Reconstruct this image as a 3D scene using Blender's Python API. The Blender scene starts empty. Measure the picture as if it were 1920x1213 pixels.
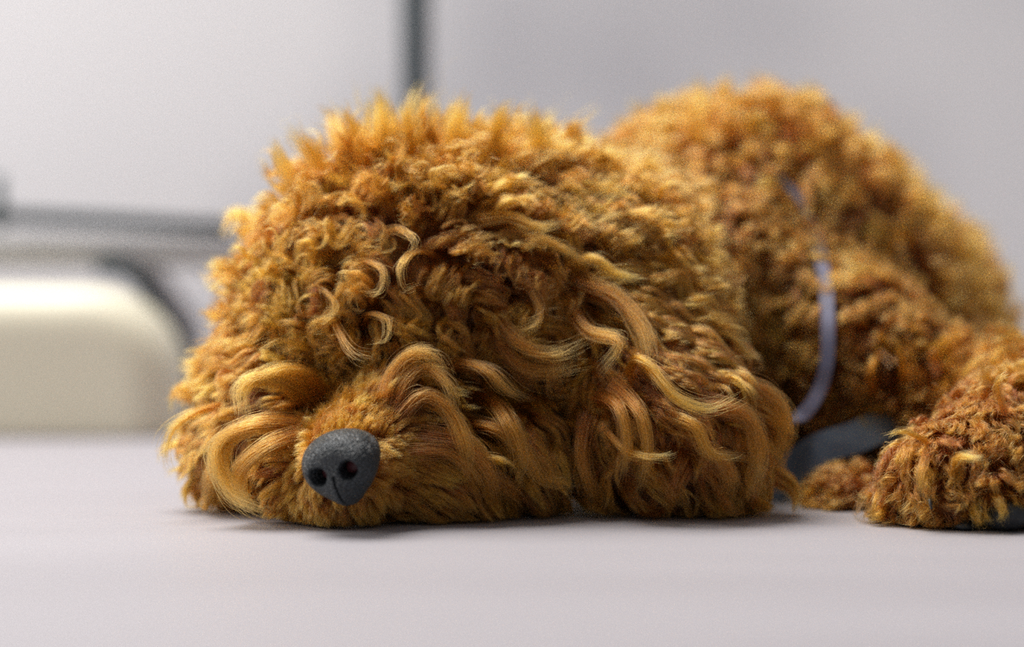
import bpy, math
import numpy as np
from mathutils import Vector, Matrix, kdtree

C = bpy.context.scene
rng = np.random.default_rng(7)

# ------------------------------------------------------------------ camera
CAM_H = 9.0                 # cm above the floor
CAM_Y = -80.0               # cm in front of the dog's chin
FPX = 85.0 / 36.0 * 1920.0
PITCH = math.atan((606.5 - 480.0) / FPX)
cd = bpy.data.cameras.new('camera')
cam = bpy.data.objects.new('camera', cd)
C.collection.objects.link(cam)
cam.location = (0, CAM_Y * .01, CAM_H * .01)
cam.rotation_euler = (math.pi / 2 - PITCH, 0, 0)
cd.lens = 85
cd.sensor_width = 36
cd.clip_start = .02
cd.dof.use_dof = True
cd.dof.focus_distance = .802
cd.dof.aperture_fstop = 3.3
C.camera = cam

# ------------------------------------------------------------------ light
C.view_settings.view_transform = 'Standard'
C.view_settings.look = 'None'
C.view_settings.gamma = 1
C.view_settings.use_curve_mapping = False
C.view_settings.exposure = 0.0
w = bpy.data.worlds.new('world')
C.world = w
w.use_nodes = True
nt = w.node_tree
bg = nt.nodes['Background']
bg.inputs['Strength'].default_value = .21
bg.inputs['Color'].default_value = (.96, .96, 1.0, 1)


def area(name, loc, target, size, power, color):
    l = bpy.data.lights.new(name, 'AREA')
    l.shape = 'RECTANGLE'
    l.size, l.size_y = size
    l.energy = power
    l.color = color
    o = bpy.data.objects.new(name, l)
    o.location = loc
    o.rotation_euler = (Vector(target) - Vector(loc)).to_track_quat('-Z', 'Y').to_euler()
    C.collection.objects.link(o)
    return o


area('skylight', (-.55, .55, 1.6), (0, .1, 0), (1.3, 1.0), 58, (1.0, .97, .93))
area('wall_fill_light', (-1.5, .1, .75), (0, .1, .05), (1.0, .9), 14, (1.0, .97, .92))  # added fill lamp from the left, keeps the back wall bright

try:
    C.cycles.use_denoising = False
    C.cycles.sample_clamp_indirect = 3.0
    C.cycles.max_bounces = 7
    C.cycles.diffuse_bounces = 3
    C.cycles.glossy_bounces = 3
    C.cycles.transmission_bounces = 6
    C.cycles.transparent_max_bounces = 8
    C.cycles.caustics_reflective = False
    C.cycles.caustics_refractive = False
except Exception:
    pass


# ------------------------------------------------------------------ helpers
def P(px, py, Y):
    """a point of the place (cm) at depth Y seen at a pixel of the photograph"""
    xc = (px - 960) / FPX
    yc = (606.5 - py) / FPX
    c, s = math.cos(PITCH), math.sin(PITCH)
    d = np.array([xc, c + yc * s, -s + yc * c])
    return np.array([0, CAM_Y, CAM_H]) + d * ((Y - CAM_Y) / d[1])


def tag(o, label=None, cat=None, group=None, kind=None):
    if label: o['label'] = label
    if cat: o['category'] = cat
    if group: o['group'] = group
    if kind: o['kind'] = kind
    return o


def link(name, data, parent=None):
    o = bpy.data.objects.new(name, data)
    C.collection.objects.link(o)
    if parent is not None:
        o.parent = parent
        o.matrix_parent_inverse = Matrix.Translation(-Vector(parent.location))
    return o


def mesh_obj(name, v_cm, faces, mat, parent=None, smooth=True):
    me = bpy.data.meshes.new(name)
    me.from_pydata((np.asarray(v_cm, float) * .01).tolist(), [], [list(map(int, f)) for f in faces])
    me.validate()
    if smooth:
        me.polygons.foreach_set('use_smooth', [True] * len(me.polygons))
    me.materials.append(mat)
    me.update()
    return link(name, me, parent)


def node_mat(name):
    m = bpy.data.materials.new(name)
    m.use_nodes = True
    n = m.node_tree.nodes
    return m, n, m.node_tree.links, n['Principled BSDF']


def plain(name, col, rough=.6, metal=0, spec=.5):
    m, n, l, b = node_mat(name)
    b.inputs['Base Color'].default_value = (*col, 1)
    b.inputs['Roughness'].default_value = rough
    b.inputs['Metallic'].default_value = metal
    b.inputs['Specular IOR Level'].default_value = spec
    return m


def mottled(name, c1, c2, scale, rough=.6, bump=0, stretch=(1, 1, 1), detail=4, spec=.5, fine=0, low=.35, high=.65):
    m, n, l, b = node_mat(name)
    tc = n.new('ShaderNodeTexCoord')
    mp = n.new('ShaderNodeMapping')
    mp.inputs['Scale'].default_value = stretch
    l.new(tc.outputs['Object'], mp.inputs['Vector'])
    nz = n.new('ShaderNodeTexNoise')
    nz.inputs['Scale'].default_value = scale
    nz.inputs['Detail'].default_value = detail
    l.new(mp.outputs[0], nz.inputs['Vector'])
    r = n.new('ShaderNodeValToRGB')
    r.color_ramp.elements[0].position = low
    r.color_ramp.elements[0].color = (*c1, 1)
    r.color_ramp.elements[1].position = high
    r.color_ramp.elements[1].color = (*c2, 1)
    l.new(nz.outputs['Fac'], r.inputs['Fac'])
    l.new(r.outputs[0], b.inputs['Base Color'])
    b.inputs['Roughness'].default_value = rough
    b.inputs['Specular IOR Level'].default_value = spec
    if bump:
        n2 = n.new('ShaderNodeTexNoise')
        n2.inputs['Scale'].default_value = fine
        n2.inputs['Detail'].default_value = 6
        l.new(mp.outputs[0], n2.inputs['Vector'])
        bp = n.new('ShaderNodeBump')
        bp.inputs['Strength'].default_value = bump
        bp.inputs['Distance'].default_value = .0005
        l.new(n2.outputs['Fac'], bp.inputs['Height'])
        l.new(bp.outputs[0], b.inputs['Normal'])
    return m


def box_mesh(lo, hi, r=0, seg=6):
    """a box with rounded vertical and horizontal edges, cm"""
    import bmesh
    bm = bmesh.new()
    bmesh.ops.create_cube(bm, size=1)
    lo, hi = np.array(lo, float), np.array(hi, float)
    for v in bm.verts:
        v.co = Vector(((lo + hi) / 2 + np.array(v.co) * (hi - lo)))
    if r:
        bmesh.ops.bevel(bm, geom=[e for e in bm.edges if not all(abs(q.co.z - lo[2]) < 1e-4 for q in e.verts)], offset=r, segments=seg, profile=.5, affect='EDGES')
    bm.verts.index_update()
    v = [tuple(x.co) for x in bm.verts]
    f = [[q.index for q in x.verts] for x in bm.faces]
    bm.free()
    return v, f


def tube(pts, rad, seg=12, flat=1.0, closed=False):
    pts = np.array(pts, float)
    n = len(pts)
    rad = np.broadcast_to(rad, (n,))
    T = np.gradient(pts, axis=0)
    if closed:
        T = np.roll(pts, -1, 0) - np.roll(pts, 1, 0)
    T /= np.linalg.norm(T, axis=1)[:, None]
    u = np.cross(T[0], [0, 0, 1.0])
    if np.linalg.norm(u) < .1: u = np.cross(T[0], [0, 1.0, 0])
    V, F = [], []
    for i in range(n):
        u = u - T[i] * u.dot(T[i]); u /= np.linalg.norm(u)
        w_ = np.cross(T[i], u)
        for k in range(seg):
            a = 2 * math.pi * k / seg
            V.append(pts[i] + rad[i] * (u * math.cos(a) + w_ * math.sin(a) * flat))
    m = n if closed else n - 1
    for i in range(m):
        j = (i + 1) % n
        for k in range(seg):
            F.append([i * seg + k, i * seg + (k + 1) % seg, j * seg + (k + 1) % seg, j * seg + k])
    if not closed:
        F.append(list(range(seg))[::-1])
        F.append([(n - 1) * seg + k for k in range(seg)])
    return V, F


def rot(yaw=0, pitch=0, roll=0):
    """yaw about z, pitch about x, roll about y, degrees"""
    return np.array(Matrix.Rotation(math.radians(yaw), 3, 'Z') @ Matrix.Rotation(math.radians(pitch), 3, 'X') @ Matrix.Rotation(math.radians(roll), 3, 'Y'))


def ell(p, c, r, R=None):
    q = p - np.asarray(c, float)
    if R is not None:
        q = q @ R                # into the local frame
    r = np.asarray(r, float)
    k0 = np.linalg.norm(q / r, axis=-1)
    k1 = np.linalg.norm(q / (r * r), axis=-1)
    return k0 * (k0 - 1) / np.maximum(k1, 1e-6)


def cap(p, a, b, r):
    a, b = np.asarray(a, float), np.asarray(b, float)
    pa = p - a
    ba = b - a
    h = np.clip((pa @ ba) / ba.dot(ba), 0, 1)
    if not np.isscalar(r):
        rr = r[0] + (r[1] - r[0]) * h
    else:
        rr = r
    return np.linalg.norm(pa - h[..., None] * ba, axis=-1) - rr


def smin(a, b, k):
    h = np.clip(.5 + .5 * (b - a) / k, 0, 1)
    return b + (a - b) * h - k * h * (1 - h)


def smax(a, b, k):
    return -smin(-a, -b, k)


def surface_net(f, lo, hi, h):
    lo, hi = np.array(lo, float), np.array(hi, float)
    n = np.ceil((hi - lo) / h).astype(int) + 1
    xs = [lo[i] + h * np.arange(n[i]) for i in range(3)]
    D = np.empty(n)
    for i in range(n[0]):       # slab by slab keeps memory low
        g = np.stack(np.meshgrid(xs[0][i:i + 1], xs[1], xs[2], indexing='ij'), -1)
        D[i] = f(g.reshape(-1, 3)).reshape(g.shape[:3])[0]
    S = D < 0
    cnt = np.zeros(n - 1)
    acc = np.zeros((*(n - 1), 3))
    a = [slice(None)] * 3
    for ax in range(3):
        o1, o2 = [x for x in range(3) if x != ax]
        for d1 in (0, 1):
            for d2 in (0, 1):
                s0, s1 = [None] * 3, [None] * 3
                s0[ax] = slice(0, n[ax] - 1); s1[ax] = slice(1, n[ax])
                for o, d in ((o1, d1), (o2, d2)):
                    s0[o] = s1[o] = slice(d, n[o] - 1 + d)
                A, B = D[tuple(s0)], D[tuple(s1)]
                m = (A < 0) != (B < 0)
                t = np.where(m, A / np.where(m, A - B, 1), 0)
                off = np.zeros((*(n - 1), 3))
                off[..., ax] = t; off[..., o1] = d1; off[..., o2] = d2
                acc += off * m[..., None]
                cnt += m
    act = cnt > 0
    idx = -np.ones(act.shape, int)
    idx[act] = np.arange(act.sum())
    ijk = np.argwhere(act)
    V = lo + h * (ijk + acc[act] / cnt[act][:, None])
    F = []
    for ax in range(3):
        o1, o2 = [(1, 2), (2, 0), (0, 1)][ax]
        s0 = [slice(0, n[i]) for i in range(3)]; s1 = list(s0)
        s0[ax] = slice(0, n[ax] - 1); s1[ax] = slice(1, n[ax])
        A, B = S[tuple(s0)], S[tuple(s1)]
        e = np.argwhere(A != B)
        e = e[(e[:, o1] > 0) & (e[:, o2] > 0) & (e[:, o1] < n[o1] - 1) & (e[:, o2] < n[o2] - 1)]
        ins = A[tuple(e.T)]
        q = []
        for d1, d2 in ((1, 1), (0, 1), (0, 0), (1, 0)):
            c_ = e.copy(); c_[:, o1] -= d1; c_[:, o2] -= d2
            q.append(idx[tuple(c_.T)])
        q = np.stack(q, 1)
        q[~ins] = q[~ins][:, ::-1]
        F.append(q)
    F = np.concatenate(F)
    return V, F[(F >= 0).all(1)]


# ------------------------------------------------------------------ setting
M_floor = mottled('pale_floor', (.325, .308, .333), (.36, .343, .37), 4, rough=.55, bump=.35, stretch=(.5, 2.4, 1), fine=420, spec=.35)
mesh_obj('floor', [(-150, -90, 0), (150, -90, 0), (150, 130, 0), (-150, 130, 0), (-150, -90, -2), (150, -90, -2), (150, 130, -2), (-150, 130, -2)],
         [(0, 1, 2, 3), (7, 6, 5, 4), (0, 4, 5, 1), (1, 5, 6, 2), (2, 6, 7, 3), (3, 7, 4, 0)], M_floor, smooth=False)
tag(bpy.data.objects['floor'], 'pale lilac grey floor the dog is lying on', kind='structure')
M_wall = mottled('pale_wall', (.60, .60, .64), (.86, .85, .87), 3.2, rough=.8, spec=.2, detail=2, low=.3, high=.58)
v, f = box_mesh((-150, 75, 0), (150, 79, 110))
tag(mesh_obj('wall_back', v, f, M_wall, smooth=False), 'blurred pale grey wall behind the dog', kind='structure')

M_teal = plain('dark_teal_metal', (.030, .055, .065), .45)
# thin upright bar
a_ = P(779, 0, 66)
v, f = tube([(a_[0], 66, 0), (a_[0], 66, 60)], .85, 16)
tag(mesh_obj('metal_post', v, f, M_teal), 'thin dark teal upright metal post standing behind the dog head', 'post')

# grey ledge with its dark rail
M_ledge = mottled('grey_ledge', (.50, .50, .53), (.60, .60, .63), 6, rough=.6, detail=2)
ledge = bpy.data.objects.new('low_bench', None)
C.collection.objects.link(ledge)
LY = 52.0
pl = P(-900, 440, LY); pr = P(440, 440, LY); pb = P(0, 505, LY)
ledge.location = (pl[0] * .005 + pr[0] * .005, LY * .01, 0)
tag(ledge, 'low grey bench with dark teal top rail and slanted leg behind the cream block', 'bench')
v, f = box_mesh((pl[0], LY, pb[2]), (pr[0], LY + 9, pl[2]), .5)
tag(mesh_obj('seat', v, f, M_ledge, ledge))
M_rail = plain('rail_metal', (.018, .035, .042), .8, 0, .15)
v, f = tube([P(-900, 372, LY - .2), P(20, 406, LY - .2), P(200, 414, LY - .2), P(440, 428, LY - .2)], .40, 12)
tag(mesh_obj('rail', v, f, M_rail, ledge))
v, f = tube([P(180, 500, LY - 1), P(235, 506, LY - 1), P(262, 530, LY - 1), P(300, 580, LY - 1), P(334, 628, LY - 1), P(352, 680, LY - 1), P(362, 800, LY - 1), P(366, 848, LY - 1)], .42, 12)
v = np.array(v); v[:, 2] = np.maximum(v[:, 2], 0.02)
tag(mesh_obj('leg', v, f, M_rail, ledge))
v, f = tube([P(245, 480, LY + 5), P(300, 545, LY + 5), P(350, 610, LY + 5), P(366, 700, LY + 5), P(370, 820, LY + 5)], .85, 12)
v = np.array(v); v[:, 2] = np.maximum(v[:, 2], 0.02)
tag(mesh_obj('leg', v, f, M_ledge, ledge))
v, f = tube([P(-4, 330, LY - 1), P(-3, 395, LY - 1), P(-2, 430, LY - 1)], .35, 12)
tag(mesh_obj('bracket', v, f, M_teal, ledge))

# cream block
M_cream = mottled('cream_shell', (.79, .745, .58), (.83, .785, .62), 4, rough=.5, detail=2)
p0 = P(-600, 815, 40); p1 = P(322, 815, 40); pt = P(0, 541, 40)
cx0, cx1, cz1 = p0[0], p1[0], pt[2]


def cream_sdf(p):
    q = np.abs(p[:, [0, 2]] - np.array([(cx0 + cx1) / 2, 0])) - np.array([(cx1 - cx0) / 2, cz1]) + 5.0
    d = np.linalg.norm(np.maximum(q, 0), axis=1) + np.minimum(q.max(1), 0) - 5.0
    d = smax(d, np.abs(p[:, 1] - 44.0) - 4.6, 2.4)
    return np.maximum(d, .03 - p[:, 2])


v, f = surface_net(cream_sdf, (cx0 - 1, 38.5, -.4), (cx1 + 1, 51, cz1 + 1), .25)
tag(mesh_obj('cream_block', v, f, M_cream), 'low cream block with rounded edges on the floor left of the dog', 'block')

# ------------------------------------------------------------------ the dog's form
nose_c = P(637, 874, -2.1)
muz_b = P(790, 800, 5.0)
prims = []     # (function, blend)


def E(px, py, Y, r, k=1.2, **kw):
    c = P(px, py, Y)
    R = rot(**kw) if kw else None
    prims.append((lambda p: ell(p, c, r, R), k))


def K(a, b, r, k=1.2):
    a, b = P(*a), P(*b)
    prims.append((lambda p: cap(p, a, b, r), k))


E(850, 580, 9.0, (6.1, 5.4, 5.1))                                   # skull
E(750, 555, 8.0, (4.5, 4.2, 4.0))
E(1010, 505, 10.5, (4.6, 4.2, 3.8))                                  # back of the head
E(1120, 560, 9.5, (3.8, 3.6, 3.4))
K((655, 868, .1), (800, 780, 5.5), (1.35, 2.3), 1.0)                 # muzzle
E(640, 925, .6, (1.35, 1.3, .95), .6)                                # chin
E(790, 885, 2.6, (2.0, 2.2, 1.7), .8)                                # right lip
E(560, 880, 2.4, (1.0, 1.8, 1.5), .8)                                # left lip
E(930, 860, 4.5, (2.4, 2.4, 2.2), 1.0)                               # right cheek
E(600, 745, 4.4, (1.3, 1.2, .9), .8)
E(510, 800, 5.0, (1.5, 2.0, 2.6), 1.0)                               # left cheek
K((1110, 560, 8.0), (1250, 790, 4.6), (2.2, 2.8), 1.7)                # right ear
E(1280, 850, 4.0, (2.9, 1.7, 1.9), .9)
K((545, 560, 9.0), (445, 850, 5.5), (1.5, 1.4), .7)                  # left ear
E(1320, 570, 18, (4.6, 5.0, 4.4), 1.5)                               # neck
K((1180, 600, 14), (1360, 500, 23), (4.2, 5.4), 1.5)
E(1265, 445, 21, (3.4, 4.0, 3.6), 1.5)
E(1400, 540, 25, (7.0, 8.5, 7.0), 2)                                  # body
E(1510, 640, 29, (8.0, 11, 6.6), 2)
E(1560, 700, 16, (4.6, 4.6, 4.2), 2)                                 # shoulder and chest
K((1720, 790, 14), (1970, 790, 9), (2.8, 2.1), 1.5)                  # upper leg
K((1970, 790, 9), (1850, 870, 2.6), (2.2, 2.0), 1.2)                 # lower leg
E(1790, 890, 1.2, (2.0, 2.0, 1.6), .8)                               # paw
E(1700, 950, 1.5, (.75, 1.1, .62), .5)                               # toes
E(1765, 940, .1, (.75, 1.2, .72), .4)
E(1850, 935, -.3, (.75, 1.2, .80), .4)
E(1925, 940, .1, (.75, 1.2, .76), .4)
E(1610, 945, 7.5, (1.6, 2.2, 1.0), .8)                               # far forearm
eyeL, eyeR = P(640, 690, 2.6), P(900, 715, 2.6)


def body_sdf(p):
    d = None
    for fn, k in prims:
        e = fn(p)
        d = e if d is None else smin(d, e, k)
    for c, r in ((eyeL, .45), (eyeR, 2.1)):
        d = smax(d, -(np.linalg.norm(p - c, axis=-1) - r), .8)
    return smax(d, .12 - p[..., 2], .3)


def grad(p, f=body_sdf, e=.05):
    g = np.empty_like(p)
    for i in range(3):
        s = np.zeros(3); s[i] = e
        g[:, i] = f(p + s) - f(p - s)
    return g / np.maximum(np.linalg.norm(g, axis=1), 1e-9)[:, None]


BV, BF = surface_net(body_sdf, (-16, -5, -.3), (32, 46, 19), .3)

dog = bpy.data.objects.new('dog', None)
dog.location = (.0, .08, 0)
C.collection.objects.link(dog)
tag(dog, 'curly red brown poodle lying asleep with its chin flat on the floor', 'dog')


def fur_mat(name, base, tip, rough=.32, spread=.25):
    m = bpy.data.materials.new(name)
    m.use_nodes = True
    n, l = m.node_tree.nodes, m.node_tree.links
    n.clear()
    out = n.new('ShaderNodeOutputMaterial')
    hb = n.new('ShaderNodeBsdfHairPrincipled')
    hb.parametrization = 'COLOR'
    hi = n.new('ShaderNodeHairInfo')
    mx = n.new('ShaderNodeMix'); mx.data_type = 'RGBA'
    mx.inputs['A'].default_value = (*base, 1)
    mx.inputs['B'].default_value = (*tip, 1)
    at = n.new('ShaderNodeAttribute'); at.attribute_name = 'tone'
    ad = n.new('ShaderNodeMath'); ad.operation = 'MULTIPLY_ADD'
    l.new(hi.outputs['Intercept'], ad.inputs[0])
    ad.inputs[1].default_value = .55
    l.new(at.outputs['Fac'], ad.inputs[2])
    ad.use_clamp = True
    l.new(ad.outputs[0], mx.inputs['Factor'])
    l.new(mx.outputs['Result'], hb.inputs['Color'])
    hb.inputs['Roughness'].default_value = rough
    hb.inputs['Radial Roughness'].default_value = .55
    hb.inputs['Random Roughness'].default_value = .2
    hb.inputs['Coat'].default_value = 0
    hb.inputs['IOR'].default_value = 1.45
    l.new(hb.outputs[0], out.inputs['Surface'])
    return m


M_fur = fur_mat('red_brown_fur', (.145, .0325, .0070), (.65, .200, .021))
M_skin = plain('fur_covered_skin', (.085, .030, .010), .9, spec=.1)
body = mesh_obj('body', BV, BF, M_skin, dog)

# ------------------------------------------------------------------ groom
# region: controls of (px, py, dir0 (dx,dy,towards camera), dir1, lift, length, curl radius, curl wavelength)
CTRL = []


def ctl(reg, px, py, d0, d1, lift, L, cr, cw):
    CTRL.append((reg, px, py, d0, d1, lift, L, cr, cw))


# topknot
for px, py, L in ((560, 330, 3.2), (640, 290, 3.2), (730, 270, 3.4), (830, 270, 3.0), (930, 280, 2.6), (1030, 300, 2.4), (1130, 330, 2.3)):
    ctl('crown', px, py, ((px - 820) / 330, -1, 0), ((px - 800) / 300, -1, 0), 1.0, L, .16, 2.2)
for px, py in ((480, 400), (440, 480), (410, 560)):
    ctl('crown', px, py, (-1, -.35, 0), (-1, .1, .1), .8, 2.2, .20, 1.8)
for px, py in ((600, 420), (720, 400), (840, 390)):
    ctl('crown', px, py, ((px - 800) / 300, -.8, .5), ((px - 800) / 200, -.2, .6), .9, 2.3, .26, 1.4)
for px, py in ((960, 390), (1080, 400), (1200, 420)):
    ctl('crown', px, py, (1, -.35, .2), (1, .15, .2), .42, 2.9, .26, 1.9)
for px, py in ((560, 530), (650, 500), (740, 520), (820, 500), (600, 600), (700, 590)):
    ctl('crown', px, py, ((px - 780) / 200, .3, .8), ((px - 760) / 200, .9, .4), .6, 2.5, .34, 1.3)
for px, py in ((500, 610), (540, 660)):
    ctl('crown', px, py, (-1, .15, .4), (-.9, .1, .5), .6, 2.3, .2, 1.8)
for px, py in ((800, 620), (880, 600), (900, 540)):
    ctl('crown', px, py, (.3, .8, .6), (.5, 1, .2), .5, 2.7, .34, 1.5)
for px, py in ((980, 500), (960, 600), (1010, 660)):
    ctl('crown', px, py, (.7, .5, .5), (.6, .9, .2), .4, 3.2, .34, 1.9)
ctl('crown', 1290, 480, (1, .1, 0), (1, .4, 0), .6, 2.2, .22, 1.7)
ctl('crown', 1340, 600, (1, .3, 0), (1, .7, 0), .6, 2.2, .22, 1.7)
# right ear
for px, py, d0, d1, L in ((1090, 530, (.9, .25, .3), (.8, .7, .1), 3.4), (1190, 560, (1, .3, .2), (.9, .7, 0), 3.2), (1270, 640, (1, .5, .2), (.7, 1, 0), 2.8),
                          (1090, 640, (.4, .8, .4), (.2, 1, .1), 3.2), (1180, 700, (.6, .8, .3), (.4, 1, 0), 3.0), (1120, 790, (.1, 1, .3), (.1, 1, 0), 2.8),
                          (1230, 820, (.3, 1, .3), (.3, 1, -.1), 2.6), (1330, 780, (.8, .7, .2), (.3, 1, -.1), 2.5), (1410, 800, (1, .5, .1), (.2, 1, -.2), 2.1),
                          (1120, 920, (.2, 1, .2), (.6, .8, 0), 1.6), (1250, 930, (.3, 1, .2), (.5, .7, -.1), 1.5), (1380, 910, (.6, 1, .1), (.0, 1, -.3), 1.6)):
    ctl('ear_right', px, py, d0, d1, .20, L * 1.3, .20, 2.8)
# left ear
for px, py, d0, d1, L in ((440, 640, (-1, .3, .1), (-.7, .9, .1), 2.4), (420, 760, (-.7, .8, .1), (-.4, 1, .1), 2.2), (380, 850, (-.5, 1, .1), (-.1, 1, .1), 2.0), (380, 930, (-.4, 1, .1), (.1, 1, 0), 1.4)):
    ctl('ear_left', px, py, d0, d1, .35, L * 1.15, .2, 2.2)
# face: radiating from the nose, short beside it, longer outwards
for px, py, d0, d1, lift, L in (
        (640, 800, (0, -1, .2), (0, -1, 0), .35, .45), (590, 810, (-.5, -1, .2), (-.7, -1, 0), .35, .5), (700, 805, (.5, -1, .2), (.7, -1, 0), .35, .5),
        (650, 750, (-.05, -1, .3), (-.1, -1, .2), .45, .75), (700, 740, (.2, -1, .3), (.4, -.9, .2), .5, 1.0),
        (560, 850, (-1, -.3, .1), (-1, .1, 0), .4, .8), (560, 920, (-1, .4, .1), (-.6, 1, 0), .4, .7),
        (730, 860, (1, -.1, .2), (1, .3, 0), .35, .75), (735, 910, (1, .3, .2), (1, .7, 0), .35, .9),
        (620, 955, (-.2, 1, .2), (.1, 1, .1), .35, .7), (680, 955, (.3, 1, .2), (.6, .8, 0), .35, .75), (580, 950, (-.5, 1, .2), (.1, 1, .1), .35, .8),
        (800, 860, (1, .15, .4), (.8, .8, .1), .35, 1.5), (790, 930, (1, .4, .3), (.8, .8, 0), .35, 1.3)):
    ctl('muzzle', px, py, d0, d1, lift, L, .015, 2.0)
# right moustache locks
for px, py, d0, d1, L in ((760, 720, (.35, -.9, .6), (1, .8, .1), 2.4), (790, 770, (.8, -.2, .6), (.7, 1, 0), 2.5), (860, 800, (.9, .2, .5), (.4, 1, 0), 2.4),
                          (900, 760, (.8, .3, .4), (.6, 1, 0), 2.2), (960, 830, (.7, .7, .3), (.4, 1, 0), 2.2), (880, 900, (.7, .8, .3), (.1, 1, 0), 1.7),
                          (1000, 900, (.5, 1, .2), (.3, 1, 0), 1.6), (940, 940, (.5, 1, .2), (.2, 1, 0), 1.2)):
    ctl('whisker', px, py, d0, d1, .28, L * 1.3, .14, 3.2)
# left moustache puffs
for px, py, d0, d1, L in ((560, 730, (-.7, -.5, .5), (-1, .6, .1), 1.7), (500, 740, (-1, -.2, .4), (-.6, 1, .2), 1.6), (530, 810, (-1, -.1, .5), (-.3, 1, .2), 1.9),
                          (480, 850, (-.9, .3, .4), (.1, 1, .3), 1.9), (470, 930, (-.5, 1, .2), (.5, 1, .1), 1.2), (540, 900, (-.8, .5, .4), (-.1, 1, .1), 1.2)):
    ctl('whisker', px, py, d0, d1, .5, L, .12, 2.6)
# neck and body
for px, py in ((1180, 260), (1280, 220), (1400, 200), (1520, 230)):
    ctl('coat', px, py, (.1, -1, 0), (.2, -1, 0), 1.0, 2.3, .22, 1.8)
for px, py in ((1640, 330), (1740, 460), (1810, 560)):
    ctl('coat', px, py, (.7, -.7, 0), (.9, -.4, 0), 1.0, 2.2, .22, 1.8)
for px, py in ((1350, 380), (1420, 460), (1340, 500)):
    ctl('coat', px, py, (-.1, .3, .6), (.1, .9, .4), .8, 2.1, .36, 1.5)
for px, py in ((1480, 400), (1580, 460), (1680, 560), (1560, 600)):
    ctl('coat', px, py, (-.9, .35, .3), (-1, .5, .3), .6, 2.4, .2, 2.0)
for px, py in ((1450, 650), (1500, 720), (1600, 700)):
    ctl('coat', px, py, (-.3, 1, .2), (-.2, 1, .2), .6, 2.0, .28, 1.6)
# leg and paw
for px, py, d0, d1, L in ((1720, 700, (-.5, -.6, .4), (-.5, -.2, .6), 2.0), (1830, 690, (-.1, -.9, .4), (-.3, -.6, .5), 1.7), (1900, 720, (.3, -.9, .3), (.3, -.3, .4), 1.7)):
    ctl('leg', px, py, d0, d1, .8, L, .22, 1.8)
for px, py, d0, d1, L in ((1700, 800, (-.7, -.2, .5), (-.8, .6, .3), 1.4), (1780, 820, (-.2, -.3, .8), (-.1, .9, .4), 1.3), (1880, 820, (.2, -.1, .8), (.1, .9, .4), 1.3),
                          (1680, 900, (-.7, .5, .4), (-.4, 1, .1), 1.5), (1760, 890, (0, .6, .8), (0, 1, .2), 1.2), (1860, 880, (.1, .6, .8), (0, 1, .2), 1.1), (1680, 960, (-.4, 1, .3), (-.2, 1, 0), 1.1),
                          (1760, 960, (0, 1, .3), (.1, 1, 0), .8), (1600, 930, (-.8, .7, .3), (-1, .6, .2), 1.6)):
    ctl('leg', px, py, d0, d1, .6, L, .17, 1.4)

# cast every control onto the form
cpos = []
camo = np.array([0, CAM_Y, CAM_H])
for c_ in CTRL:
    t_ = P(c_[1], c_[2], 0) - camo
    t_ /= np.linalg.norm(t_)
    s = 70.0
    best = (1e9, None)
    while s < 140:
        q = camo + t_ * s
        d = float(body_sdf(q[None])[0])
        if d < best[0]: best = (d, q)
        if d < .05: break
        s += max(.1, d * .7)
    cpos.append(best[1])
cpos = np.array(cpos)
creg = np.array([c_[0] for c_ in CTRL])
IMG = lambda d: np.array([d[0], -d[2], -d[1]])
cd0 = np.array([IMG(c_[3]) for c_ in CTRL], float); cd0 /= np.linalg.norm(cd0, axis=1)[:, None]
cd1 = np.array([IMG(c_[4]) for c_ in CTRL], float); cd1 /= np.linalg.norm(cd1, axis=1)[:, None]
cpar = np.array([c_[5:] for c_ in CTRL], float)        # lift, L, cr, cw


def field(p):
    d2 = ((p[:, None, :] - cpos[None]) ** 2).sum(-1)
    near = d2.argmin(1)
    w_ = 1 / (d2 + .15) ** 2
    w_ /= w_.sum(1)[:, None]
    return near, w_ @ cd0, w_ @ cd1, w_ @ cpar


# root sampling
tri = np.concatenate([BF[:, [0, 1, 2]], BF[:, [0, 2, 3]]])
A_, B_, C_ = BV[tri[:, 0]], BV[tri[:, 1]], BV[tri[:, 2]]
ar = np.linalg.norm(np.cross(B_ - A_, C_ - A_), axis=1) / 2
fn_ = np.cross(B_ - A_, C_ - A_)
fn_ /= np.maximum(np.linalg.norm(fn_, axis=1), 1e-9)[:, None]
cen = (A_ + B_ + C_) / 3
view = camo - cen
view /= np.linalg.norm(view, axis=1)[:, None]
facing = (fn_ * view).sum(1)
wfac = np.clip(.35 + 1.3 * (facing + .45), .15, 1.0)
wfac[cen[:, 2] < .2] = 0
wfac[cen[:, 1] > 26] *= .5
tri_near = np.empty(len(cen), int)
for i in range(0, len(cen), 20000):
    tri_near[i:i + 20000] = ((cen[i:i + 20000, None] - cpos[None]) ** 2).sum(-1).argmin(1)
tri_reg = creg[tri_near]


def sample(reg, density):
    m = np.flatnonzero(tri_reg == reg)
    wt = ar[m] * wfac[m]
    n = int(wt.sum() * density)
    k = m[rng.choice(len(m), n, p=wt / wt.sum())]
    u, v_ = rng.random(n), rng.random(n)
    fl = u + v_ > 1
    u[fl], v_[fl] = 1 - u[fl], 1 - v_[fl]
    return A_[k] + (B_[k] - A_[k]) * u[:, None] + (C_[k] - A_[k]) * v_[:, None]


def norm(a):
    return a / np.maximum(np.linalg.norm(a, axis=-1, keepdims=True), 1e-9)


NT = 18


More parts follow.
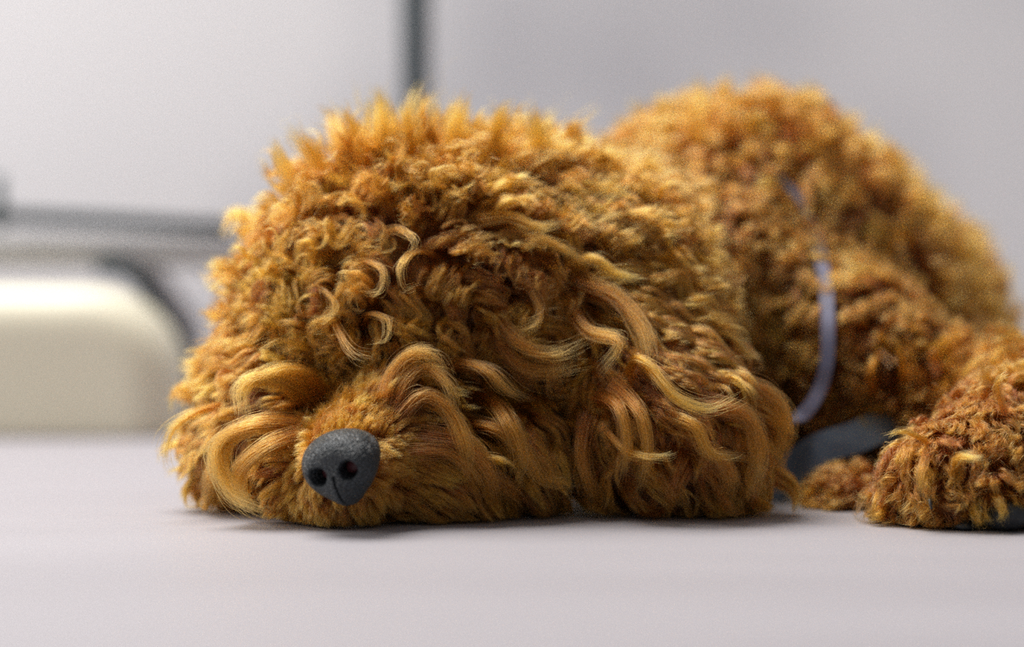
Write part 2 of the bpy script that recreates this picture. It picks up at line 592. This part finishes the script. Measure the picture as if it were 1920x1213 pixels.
def guides(p, jitter, lenvar, scale=1.0, curl=1.0):
    n = len(p)
    N = grad(p)
    _, f0, f1, par = field(p)
    f0 = f0 + rng.normal(0, jitter, (n, 3)); f1 = f1 + rng.normal(0, jitter, (n, 3))
    t0 = norm(f0 - N * (f0 * N).sum(1)[:, None] * .8)
    f1 = norm(f1)
    lift = par[:, 0] * rng.uniform(.7, 1.3, n)
    L = par[:, 1] * rng.uniform(1 - lenvar, 1 + lenvar, n) * scale
    cr = curl * par[:, 2] * rng.uniform(.6, 1.9, n)
    cw = par[:, 3] * rng.uniform(.75, 1.35, n)
    step = (L / (NT - 1))[:, None]
    pts = np.empty((n, NT, 3))
    q = p.copy()
    tan = np.empty((n, NT, 3))
    for i in range(NT):
        t = i / (NT - 1)
        pts[:, i] = q
        l_ = lift * (1 - t) ** 1.3
        d = norm(t0 * (1 - t) + f1 * t + N * l_[:, None])
        tan[:, i] = d
        q = q + d * step
        if i % 2:
            s = body_sdf(q)
            need = .10 + .30 * min(1, t * 2)
            push = np.clip(need - s, 0, .5)
            if push.any():
                q = q + grad(q) * push[:, None]
        q[:, 2] = np.maximum(q[:, 2], .12)
    # curl around the path
    up = norm(np.cross(tan, rng.normal(0, 1, (n, 1, 3))))
    sd = np.cross(tan, up)
    s_ = np.linspace(0, 1, NT)[None, :] * L[:, None]
    ph = rng.uniform(0, 6.283, n)[:, None]
    hand = rng.choice([-1, 1], n)[:, None]
    # curls tighten towards the tip
    om = 6.283 * s_ / cw[:, None] * (1 + .35 * s_ / L[:, None])
    R = (cr[:, None] * np.clip(s_ / .7, 0, 1))[..., None]
    ell_ = rng.uniform(.35, 1, n)[:, None, None]
    pts += R * (up * (np.cos(ph + om) - np.cos(ph) * 0)[..., None] + sd * (hand * np.sin(ph + om))[..., None] * ell_)
    pts[:, :, 2] = np.maximum(pts[:, :, 2], .1)
    return pts, L


def follow(g, gp, r, lf, c, off_keep):
    """take the lock paths gp rooted at g over to the roots r; c is the pull into the lock along the length"""
    kd = kdtree.KDTree(len(g))
    for i, co in enumerate(g.tolist()): kd.insert(co, i)
    kd.balance()
    wob = r + rng.normal(0, off_keep, r.shape)
    ni = np.array([kd.find(co)[1] for co in wob.tolist()])
    tt = np.clip(np.linspace(0, 1, NT)[None] * lf[:, None], 0, 1) * (NT - 1)
    i0 = np.minimum(tt.astype(int), NT - 2)
    fr = (tt - i0)[..., None]
    G = gp[ni]
    ar_ = np.arange(len(r))[:, None]
    pos = G[ar_, i0] * (1 - fr) + G[ar_, i0 + 1] * fr
    pos += (r - g[ni])[:, None] * (1 - c)[..., None]
    return pos, ni


def strands(name, reg, dens, gdens, rad, cmax, frizz, jitter=.25, lenvar=.25, stray=.04, label=None, sub=7, subc=.84, filt=None, scale=1.0, curl=1.0, shade=0.0):
    T = np.linspace(0, 1, NT)
    pick = (lambda q: q[filt(q)]) if filt else (lambda q: q)
    big = pick(sample(reg, gdens))
    bp_, _ = guides(big, jitter, lenvar, scale, curl)
    btone = rng.normal(.10 + shade, .15, len(big))
    g = pick(sample(reg, gdens * sub))
    own, _ = guides(g, jitter * 1.3, lenvar, .85 * scale, curl)
    own -= own[:, :1]
    m = len(g)
    cs = subc * rng.uniform(.6, 1.15, m).clip(0, 1)
    gp, bi = follow(big, bp_, g, rng.uniform(.65, 1, m), cs[:, None] * (1 - (1 - T[None]) ** 1.5), .2 / math.sqrt(gdens))
    gp = gp * .78 + (own + g[:, None]) * .22
    gp[:, :, 2] = np.maximum(gp[:, :, 2], .1)
    gtone = btone[bi] + rng.normal(0, .10, m)
    gdens = gdens * sub
    r = pick(sample(reg, dens))
    n = len(r)
    lf = rng.uniform(.72, 1.0, n) ** .7
    is_stray = rng.random(n) < stray
    lf[is_stray] *= rng.uniform(1.0, 1.2, is_stray.sum())
    cm = cmax * rng.uniform(.75, 1.0, n)
    cm[is_stray] *= .3
    pos, ni = follow(g, gp, r, lf, cm[:, None] * (1 - (1 - T[None]) ** 1.6), .25 / math.sqrt(gdens))
    # loose, finer wave of each hair
    fa = frizz * rng.gamma(2, .5, n)
    fa[is_stray] *= 3.2
    k1 = rng.uniform(3, 8, n)[:, None]; p1 = rng.uniform(0, 6.28, (3, n, 1)); k2 = rng.uniform(.6, 1.6, (3, n, 1))
    for a in range(3):
        pos[..., a] += (fa[:, None] * T[None] ** .8) * np.sin(p1[a] + k1 * k2[a] * T[None])
    pos[..., 2] = np.maximum(pos[..., 2], .06 + .1 * rng.random((n, 1)))
    hc = bpy.data.hair_curves.new(name)
    hc.add_curves([NT] * n)
    hc.position_data.foreach_set('vector', (pos * .01).astype(np.float32).ravel())
    prof = np.minimum(1, (1 - T) * 2.2 + .18)
    rr = rad * rng.uniform(.7, 1.25, (n, 1)) * prof[None] * .01
    at = hc.attributes.get('radius') or hc.attributes.new('radius', 'FLOAT', 'POINT')
    at.data.foreach_set('value', rr.astype(np.float32).ravel())
    tn = np.clip(gtone[ni] + rng.normal(0, .10, n), -.35, .8)
    at = hc.attributes.new('tone', 'FLOAT', 'CURVE')
    at.data.foreach_set('value', tn.astype(np.float32))
    hc.materials.append(M_fur)
    o = link(name, hc, dog)
    if label: o['label'] = label
    print('HAIR', name, n, len(g))
    return o


strands('head_hair', 'crown', 430, 2.6, .0065, .80, .045)
strands('topknot_hair', 'crown', 14, .45, .0070, .80, .05, filt=lambda q: q[:, 2] > 10.0, scale=1.45, curl=.8, sub=4)
strands('ear_hair', 'ear_right', 460, 1.6, .0065, .84, .03, shade=-.06, label='long wavy hair of the ear on the right', stray=.06)
strands('ear_hair', 'ear_left', 400, 2.0, .0070, .82, .035, label='hair of the ear on the left')
strands('muzzle_hair', 'muzzle', 1100, 8, .0050, .35, .03, jitter=.18, stray=.05, subc=.3)
strands('whisker_hair', 'whisker', 600, 1.6, .0060, .84, .025, jitter=.16, stray=.05)
strands('coat', 'coat', 160, 1.8, .012, .68, .06)
pad_c = P(1885, 968, -.9)
strands('leg_hair', 'leg', 460, 3.2, .0062, .80, .05, jitter=.35, stray=.10, shade=-.05, filt=lambda q: np.linalg.norm((q - pad_c) / (1.1, 1, .62), axis=1) > 1.0)


def on_body(px, py, off):
    t_ = P(px, py, 0) - camo
    t_ /= np.linalg.norm(t_)
    s = 76.0
    best = (9, None)
    while s < 150:
        q = camo + t_ * s
        d = float(body_sdf(q[None])[0])
        if d - off < best[0]: best = (d - off, q)
        if d < off: return q
        s += max(.05, (d - off) * .6)
    return best[1]


def locks(name, items):
    """single large locks that stand out: (points (px, py, height above the form), hairs, lock radius, tone)"""
    allp, allr, allt = [], [], []
    T = np.linspace(0, 1, NT)
    for pts, n, rad, tone in items:
        cp = np.array([on_body(x, y, h) for x, y, h in pts])
        x = T * (len(cp) - 1)
        i = np.minimum(x.astype(int), len(cp) - 2); t = (x - i)[:, None]
        a, b_, c, d = cp[np.maximum(i - 1, 0)], cp[i], cp[i + 1], cp[np.minimum(i + 2, len(cp) - 1)]
        path = .5 * ((2 * b_) + (c - a) * t + (2 * a - 5 * b_ + 4 * c - d) * t * t + (3 * b_ - a - 3 * c + d) * t ** 3)
        o = rng.normal(0, rad, (n, 1, 3)) * (.55 + 1.15 * (1 - T[None, :, None]) ** 1.2 + .35 * T[None, :, None] ** 3)
        sub = norm(rng.normal(0, 1, (7, 3)))[rng.integers(0, 7, n)][:, None] * rad * (1.2 - .5 * T[None, :, None])
        lf = rng.uniform(.45, 1.0, n)[:, None] * T[None] * (NT - 1)
        i0 = np.minimum(lf.astype(int), NT - 2); fr = (lf - i0)[..., None]
        q = path[i0] * (1 - fr) + path[i0 + 1] * fr
        q = path[0] + (q - path[0]) * (1 + rng.normal(0, .06, (n, 1, 3))) + o * .5 + sub * .8
        fa = rng.gamma(1.4, .045, n)[:, None]
        for k in range(3):
            q[..., k] += fa * T[None] * np.sin(rng.uniform(0, 6.3, (n, 1)) + rng.uniform(2, 9, (n, 1)) * T[None])
        q[..., 2] = np.maximum(q[..., 2], .1)
        allp.append(q); allt.append(np.full(n, tone) + rng.normal(0, .1, n))
    pos = np.concatenate(allp); tn = np.clip(np.concatenate(allt), -.2, .9)
    n = len(pos)
    hc = bpy.data.hair_curves.new(name)
    hc.add_curves([NT] * n)
    hc.position_data.foreach_set('vector', (pos * .01).astype(np.float32).ravel())
    rr = .0065 * rng.uniform(.7, 1.25, (n, 1)) * np.minimum(1, (1 - T) * 2.2 + .18)[None] * .01
    at = hc.attributes.get('radius') or hc.attributes.new('radius', 'FLOAT', 'POINT')
    at.data.foreach_set('value', rr.astype(np.float32).ravel())
    at = hc.attributes.new('tone', 'FLOAT', 'CURVE')
    at.data.foreach_set('value', tn.astype(np.float32))
    hc.materials.append(M_fur)
    return link(name, hc, dog)


locks('topknot_locks', [
    (((570, 400, .3), (545, 340, 1.6), (518, 290, 2.6), (508, 262, 3.2)), 130, .20, .25),
    (((620, 370, .3), (595, 300, 1.6), (565, 262, 2.6), (535, 243, 3.2)), 130, .22, .25),
    (((660, 350, .3), (635, 270, 1.8), (622, 220, 2.6), (600, 205, 3.2)), 150, .22, .3),
    (((690, 340, .3), (668, 260, 1.8), (650, 215, 2.8), (640, 200, 3.2)), 90, .16, .2),
    (((730, 330, .3), (718, 260, 1.8), (714, 200, 2.8), (704, 172, 3.4)), 260, .26, .35),
    (((790, 320, .3), (775, 250, 1.8), (768, 205, 2.6), (785, 165, 3.2)), 150, .20, .2),
    (((850, 320, .3), (850, 250, 1.6), (862, 205, 2.4), (872, 182, 3.0)), 220, .26, .35),
    (((920, 320, .3), (935, 250, 1.6), (950, 215, 2.4), (962, 200, 2.8)), 220, .28, .35),
    (((1010, 340, .3), (1010, 270, 1.4), (1002, 225, 2.2), (998, 205, 2.8)), 200, .28, .4),
    (((500, 430, .3), (455, 400, 1.4), (430, 405, 2.0), (415, 440, 2.2)), 130, .22, .3),
    (((480, 520, .3), (430, 500, 1.4), (405, 500, 2.0), (388, 490, 2.2)), 130, .22, .3),
])
fringe = locks('fringe_locks', [
    # off the bridge, up, over and down
    (((720, 760, .2), (735, 700, 1.0), (775, 663, 1.7), (815, 668, 2.0), (835, 700, 1.9)), 260, .17, .05),
    (((735, 770, .2), (760, 715, 1.0), (800, 690, 1.5), (840, 720, 1.7), (850, 765, 1.5)), 220, .16, .05),
    (((745, 780, .2), (790, 740, 1.0), (840, 770, 1.2), (868, 830, 1.2), (878, 880, 1.2)), 320, .17, .10),
    (((800, 700, .3), (860, 682, 1.3), (915, 695, 1.8), (955, 735, 1.8), (990, 750, 1.7)), 200, .12, .05),
    (((830, 760, .3), (900, 745, 1.2), (950, 790, 1.4), (975, 860, 1.3), (960, 900, 1.2)), 320, .17, .10),
    (((850, 800, .3), (930, 800, 1.0), (985, 850, 1.2), (1020, 900, 1.2), (1080, 905, 1.3)), 320, .16, .10),
    (((790, 820, .3), (860, 830, .8), (910, 880, 1.0), (920, 940, .9), (890, 985, .8)), 360, .20, .05),
    (((870, 880, .3), (930, 900, .8), (970, 940, .9), (950, 985, .7)), 260, .18, .05),
    (((760, 850, .2), (830, 850, .6), (880, 890, .8), (905, 940, .8)), 260, .16, .05),
    # left side hooks
    (((565, 800, .3), (490, 795, 1.2), (425, 825, 1.7), (415, 880, 1.8), (445, 935, 1.6), (505, 960, 1.3)), 380, .19, .20),
    (((560, 820, .3), (500, 835, 1.1), (455, 875, 1.4), (450, 930, 1.2), (480, 965, 1.0)), 300, .18, .15),
    (((590, 760, .2), (540, 715, 1.0), (480, 705, 1.5), (450, 730, 1.7), (455, 780, 1.6)), 380, .20, .25),
    (((610, 740, .2), (570, 700, 1.0), (515, 695, 1.4), (480, 715, 1.5)), 240, .16, .2),
    (((410, 760, .6), (360, 775, 1.6), (322, 805, 2.2), (308, 850, 2.4), (322, 890, 2.2)), 90, .07, .2),
    (((430, 850, .3), (395, 900, 1.0), (400, 960, .8)), 200, .2, .2),
    # brow curls
    (((560, 640, .3), (500, 610, 1.0), (470, 635, 1.6), (440, 640, 2.0)), 54, .12, 0.22),
    (((620, 640, .3), (570, 650, 1.0), (520, 640, 1.5), (480, 660, 1.9)), 54, .12, 0.22),
    (((680, 620, .3), (690, 590, 1.2), (725, 600, 1.8), (722, 640, 1.9), (690, 645, 1.9)), 49, .07, 0.17),
    (((610, 560, .3), (625, 600, 1.1), (660, 660, 1.8), (700, 670, 1.9)), 45, .09, 0.07),
    (((850, 560, .3), (870, 640, 1.0), (900, 690, 1.5), (950, 700, 1.6)), 128, .12, -0.03),
    (((930, 560, .3), (950, 620, 1.2), (1000, 660, 1.8), (1050, 665, 1.9), (1100, 640, 1.9)), 192, .15, 0.02),
    (((940, 590, .3), (935, 640, 1.0), (980, 690, 1.5), (1040, 700, 1.6), (1090, 690, 1.6)), 192, .15, -0.03),
    (((960, 500, .3), (1000, 560, 1.2), (1010, 600, 1.6), (970, 620, 1.9), (940, 590, 1.9)), 58, .08, 0.07),
    (((820, 480, .3), (780, 470, 1.2), (750, 500, 1.8), (760, 540, 1.9), (790, 530, 1.9)), 49, .08, 0.17),
    (((700, 450, .3), (740, 430, 1.2), (775, 450, 1.8), (765, 480, 1.9)), 45, .08, 0.17),
    (((650, 500, .3), (690, 490, 1.1), (720, 510, 1.5), (710, 550, 1.8), (670, 545, 1.9)), 54, .09, 0.17),
    (((560, 540, .3), (600, 540, 1.1), (630, 570, 1.5), (610, 600, 1.8), (575, 590, 1.9)), 54, .09, 0.17),
    (((900, 420, .3), (960, 410, 1.0), (1010, 425, 1.5), (1060, 415, 1.6)), 160, .14, 0.22),
    (((950, 460, .3), (1010, 450, 1.0), (1060, 470, 1.5), (1110, 500, 1.6)), 176, .14, 0.17),
])
ear_locks = locks('ear_locks', [
    (((1060, 500, .5), (1110, 485, 1.4), (1150, 510, 1.6), (1205, 522, 1.7)), 280, .14, .45),
    (((1080, 530, .4), (1160, 560, 1.2), (1210, 620, 1.3), (1225, 680, 1.3)), 300, .20, .1),
    (((1060, 560, .4), (1100, 620, 1.3), (1160, 640, 1.6), (1120, 700, 1.6)), 220, .14, .1),
    (((1190, 660, .4), (1230, 700, 1.3), (1270, 745, 1.6), (1330, 765, 1.7), (1385, 740, 1.7)), 180, .10, .4),
    (((1180, 700, .4), (1195, 670, 1.4), (1230, 690, 1.6), (1245, 730, 1.6)), 140, .09, .4),
    (((1120, 740, .4), (1160, 760, 1.2), (1175, 830, 1.4), (1160, 900, 1.3)), 280, .15, .1),
    (((1150, 720, .4), (1200, 770, 1.2), (1215, 850, 1.3), (1190, 930, 1.2)), 280, .15, .15),
    (((1100, 780, .4), (1090, 850, 1.0), (1110, 920, 1.1), (1150, 970, .9)), 300, .18, .05),
    (((1240, 780, .4), (1300, 800, 1.1), (1330, 850, 1.3), (1400, 860, 1.5)), 260, .14, .3),
    (((1290, 820, .4), (1340, 850, 1.1), (1370, 900, 1.2), (1330, 960, 1.0)), 300, .18, .05),
    (((1330, 760, .4), (1400, 780, 1.0), (1425, 850, 1.1), (1400, 930, 1.0)), 340, .20, .1),
    (((1360, 720, .4), (1440, 740, .9), (1475, 800, 1.0), (1460, 880, .9)), 340, .20, .1),
    (((1130, 800, .4), (1180, 850, 1.3), (1240, 858, 1.7), (1265, 850, 1.8)), 90, .06, .3),
    (((1230, 880, .4), (1260, 930, 1.0), (1240, 975, .8)), 240, .18, .05),
])
ear_locks['label'] = 'loose curved locks lying over the ear on the right'
locks('leg_locks', [
    (((1640, 760, .2), (1630, 700, 1.6), (1650, 665, 2.4), (1680, 690, 2.6)), 100, .08, .2),
    (((1690, 740, .2), (1690, 680, 1.6), (1680, 640, 2.4), (1660, 630, 2.8)), 80, .08, .2),
    (((1650, 900, .3), (1620, 930, .8), (1600, 985, 1.0)), 60, .05, .2),
    (((1660, 890, .3), (1640, 940, .8), (1632, 990, 1.0)), 60, .05, .2),
    (((1740, 830, .3), (1700, 810, 1.2), (1660, 815, 1.7)), 70, .06, .35),
    (((1790, 880, .3), (1800, 858, 1.1), (1845, 860, 1.5)), 170, .10, .5),
    (((1740, 850, .3), (1730, 880, 1.0), (1725, 930, .9)), 150, .10, .2),
    (((1885, 780, .3), (1870, 720, 1.2), (1890, 700, 1.6)), 80, .08, .1),
    (((1600, 930, .3), (1560, 950, .8), (1540, 975, .6)), 160, .12, .2),
])

# ------------------------------------------------------------------ nose
Rn = rot(yaw=-20, pitch=0, roll=-14)


def nose_sdf(p):
    q = (p - nose_c) @ Rn          # local: x right, -y out, z up
    d = ell(q, (0, .35, .38), (1.27, 1.15, .80))
    d = smin(d, ell(q, (-.72, .05, -.02), (.52, .75, .60)), .35)
    d = smin(d, ell(q, (.74, .05, .02), (.54, .75, .62)), .35)
    d = smin(d, ell(q, (0, .15, -.52), (.86, .85, .62)), .45)
    d = smin(d, ell(q, (0, .2, -.95), (.30, .6, .32)), .4)
    # nostrils, with the slit that runs round to the side
    for k in (-1, 1):
        d = smax(d, -cap(q, (k * .62, -1.0, -.26), (k * .30, .5, -.02), (.36, .15)), .08)
        d = smax(d, -cap(q, (k * .68, -1.0, -.32), (k * 1.30, -.42, -.17), (.17, .11)), .08)
    # groove
    slot = np.maximum(np.maximum(np.abs(q[:, 0]) - .022, np.abs(q[:, 2] + .85) - .55), -.16 - d)
    d = smax(d, -slot, .07)
    return d


NV, NF = surface_net(nose_sdf, nose_c - 2.0, nose_c + 2.0, .036)
m, n, l, b = node_mat('nose_leather')
tc = n.new('ShaderNodeTexCoord')
vo = n.new('ShaderNodeTexVoronoi'); vo.feature = 'DISTANCE_TO_EDGE'; vo.inputs['Scale'].default_value = 1050
nz = n.new('ShaderNodeTexNoise'); nz.inputs['Scale'].default_value = 500
mxv = n.new('ShaderNodeMix'); mxv.data_type = 'RGBA'; mxv.inputs['Factor'].default_value = .0008
va = n.new('ShaderNodeVectorMath'); va.operation = 'SCALE'; va.inputs['Scale'].default_value = .0005
vb = n.new('ShaderNodeVectorMath'); vb.operation = 'ADD'
l.new(tc.outputs['Object'], nz.inputs['Vector'])
l.new(nz.outputs['Color'], va.inputs[0])
l.new(tc.outputs['Object'], vb.inputs[0]); l.new(va.outputs[0], vb.inputs[1])
l.new(vb.outputs[0], vo.inputs['Vector'])
mr = n.new('ShaderNodeMapRange'); mr.inputs['From Max'].default_value = .22
l.new(vo.outputs['Distance'], mr.inputs['Value'])
bp = n.new('ShaderNodeBump'); bp.inputs['Strength'].default_value = 1.0; bp.inputs['Distance'].default_value = .0004
l.new(mr.outputs[0], bp.inputs['Height']); l.new(bp.outputs[0], b.inputs['Normal'])
cr_ = n.new('ShaderNodeMix'); cr_.data_type = 'RGBA'
cr_.inputs['A'].default_value = (.003, .004, .005, 1); cr_.inputs['B'].default_value = (.022, .034, .043, 1)
l.new(mr.outputs[0], cr_.inputs['Factor']); l.new(cr_.outputs['Result'], b.inputs['Base Color'])
b.inputs['Roughness'].default_value = .46
b.inputs['Specular IOR Level'].default_value = .7
nose = mesh_obj('nose', NV, NF, m, dog)
M_nost = plain('nostril_lining', (.12, .03, .035), .5)
for s in (-1, 1):
    c = nose_c + Rn @ np.array([s * .44, .02, -.10])
    V = []
    for i in range(9):
        for k in range(14):
            th, phi = math.pi * i / 8, 2 * math.pi * k / 14
            V.append(c + Rn @ np.array([.24 * math.sin(th) * math.cos(phi), .10 * math.sin(th) * math.sin(phi), .22 * math.cos(th)]))
    F = [[i * 14 + k, i * 14 + (k + 1) % 14, (i + 1) * 14 + (k + 1) % 14, (i + 1) * 14 + k] for i in range(8) for k in range(14)]
    o = mesh_obj('nostril', V, F, M_nost, nose)
    o.matrix_parent_inverse = (nose.matrix_parent_inverse @ Matrix.Identity(4)).inverted() @ Matrix.Translation(-Vector(dog.location)) if False else Matrix.Identity(4)

# ------------------------------------------------------------------ claws and pads
M_claw = plain('dark_claw', (.03, .028, .03), .25)
M_pad = mottled('paw_pad_skin', (.012, .014, .017), (.03, .034, .04), 300, rough=.6)
for px, py, Y in ((1692, 985, .5), (1744, 944, -1.15), (1838, 950, -1.5), (1908, 955, -1.2)):
    p = P(px, py, Y)
    v, f = tube([p + [0, .8, .25], p + [0, .35, .22], p + [0, 0, .08], p + [0, -.25, -.15]], [.14, .12, .08, .03], 10)
    v = np.array(v); v[:, 2] = np.maximum(v[:, 2], .03)
    tag(mesh_obj('claw', v, f, M_claw, dog))
for px, py, Y, r in ((1805, 988, -.5, (.5, .7, .3)), (1888, 966, -1.1, (.85, .65, .5))):
    c = P(px, py, Y)
    V, F = surface_net(lambda p: smax(ell(p, c, r), .04 - p[:, 2], .1), c - 1.2, c + 1.2, .12)
    mesh_obj('paw_pad', V, F, M_pad, dog)

# ------------------------------------------------------------------ harness
M_strap = mottled('lilac_strap', (.13, .13, .21), (.20, .20, .30), 60, rough=.5)
M_strap2 = mottled('blue_strap', (.05, .07, .11), (.11, .15, .21), 60, rough=.5)


def band(pts, width, thick, n=60, face=None):
    pts = np.array(pts, float)
    s = np.linspace(0, len(pts) - 1, n)
    out = np.empty((n, 3))
    for k, x in enumerate(s):           # catmull-rom through the points
        i = min(int(x), len(pts) - 2); t = x - i
        a, b_, c, d = pts[max(i - 1, 0)], pts[i], pts[i + 1], pts[min(i + 2, len(pts) - 1)]
        out[k] = .5 * ((2 * b_) + (c - a) * t + (2 * a - 5 * b_ + 4 * c - d) * t * t + (3 * b_ - a - 3 * c + d) * t ** 3)
    T = norm(np.gradient(out, axis=0))
    N = grad(out) if face is None else np.tile(norm(np.array(face, float)), (n, 1))
    W = norm(np.cross(T, N))
    N = np.cross(W, T)
    V, F = [], []
    for k in range(n):
        for a, b_ in ((-1, 0), (1, 0), (1, 1), (-1, 1)):
            V.append(out[k] + W[k] * a * width / 2 + N[k] * (b_ - .5) * thick)
    for k in range(n - 1):
        for a in range(4):
            F.append([k * 4 + a, k * 4 + (a + 1) % 4, k * 4 + 4 + (a + 1) % 4, k * 4 + 4 + a])
    F.append([3, 2, 1, 0]); F.append([n * 4 - 4 + x for x in range(4)])
    return V, F


har = link('harness', None, dog)
har['label'] = 'lilac and blue cord harness around the neck and chest'
v, f = band([on_body(x, y, o_) for x, y, o_ in ((1200, 240, .9), (1290, 270, .1), (1400, 300, .1), (1480, 350, .3), (1525, 430, .35), (1545, 520, .55), (1552, 600, .8), (1550, 680, 1.0), (1532, 740, 1.3))]
             + [P(1496, 785, 9.5), P(1440, 810, 8.5)], .5, .12)
mesh_obj('neck_strap', v, f, M_strap, har, smooth=False)
v, f = band([P(1720, 780, 11.5), P(1640, 805, 10.5), P(1600, 822, 10), P(1540, 842, 9.4), P(1490, 875, 9.0), P(1430, 925, 8.6)], 1.25, .14, face=(0, -1, .5))
mesh_obj('chest_strap', v, f, M_strap2, har, smooth=False)
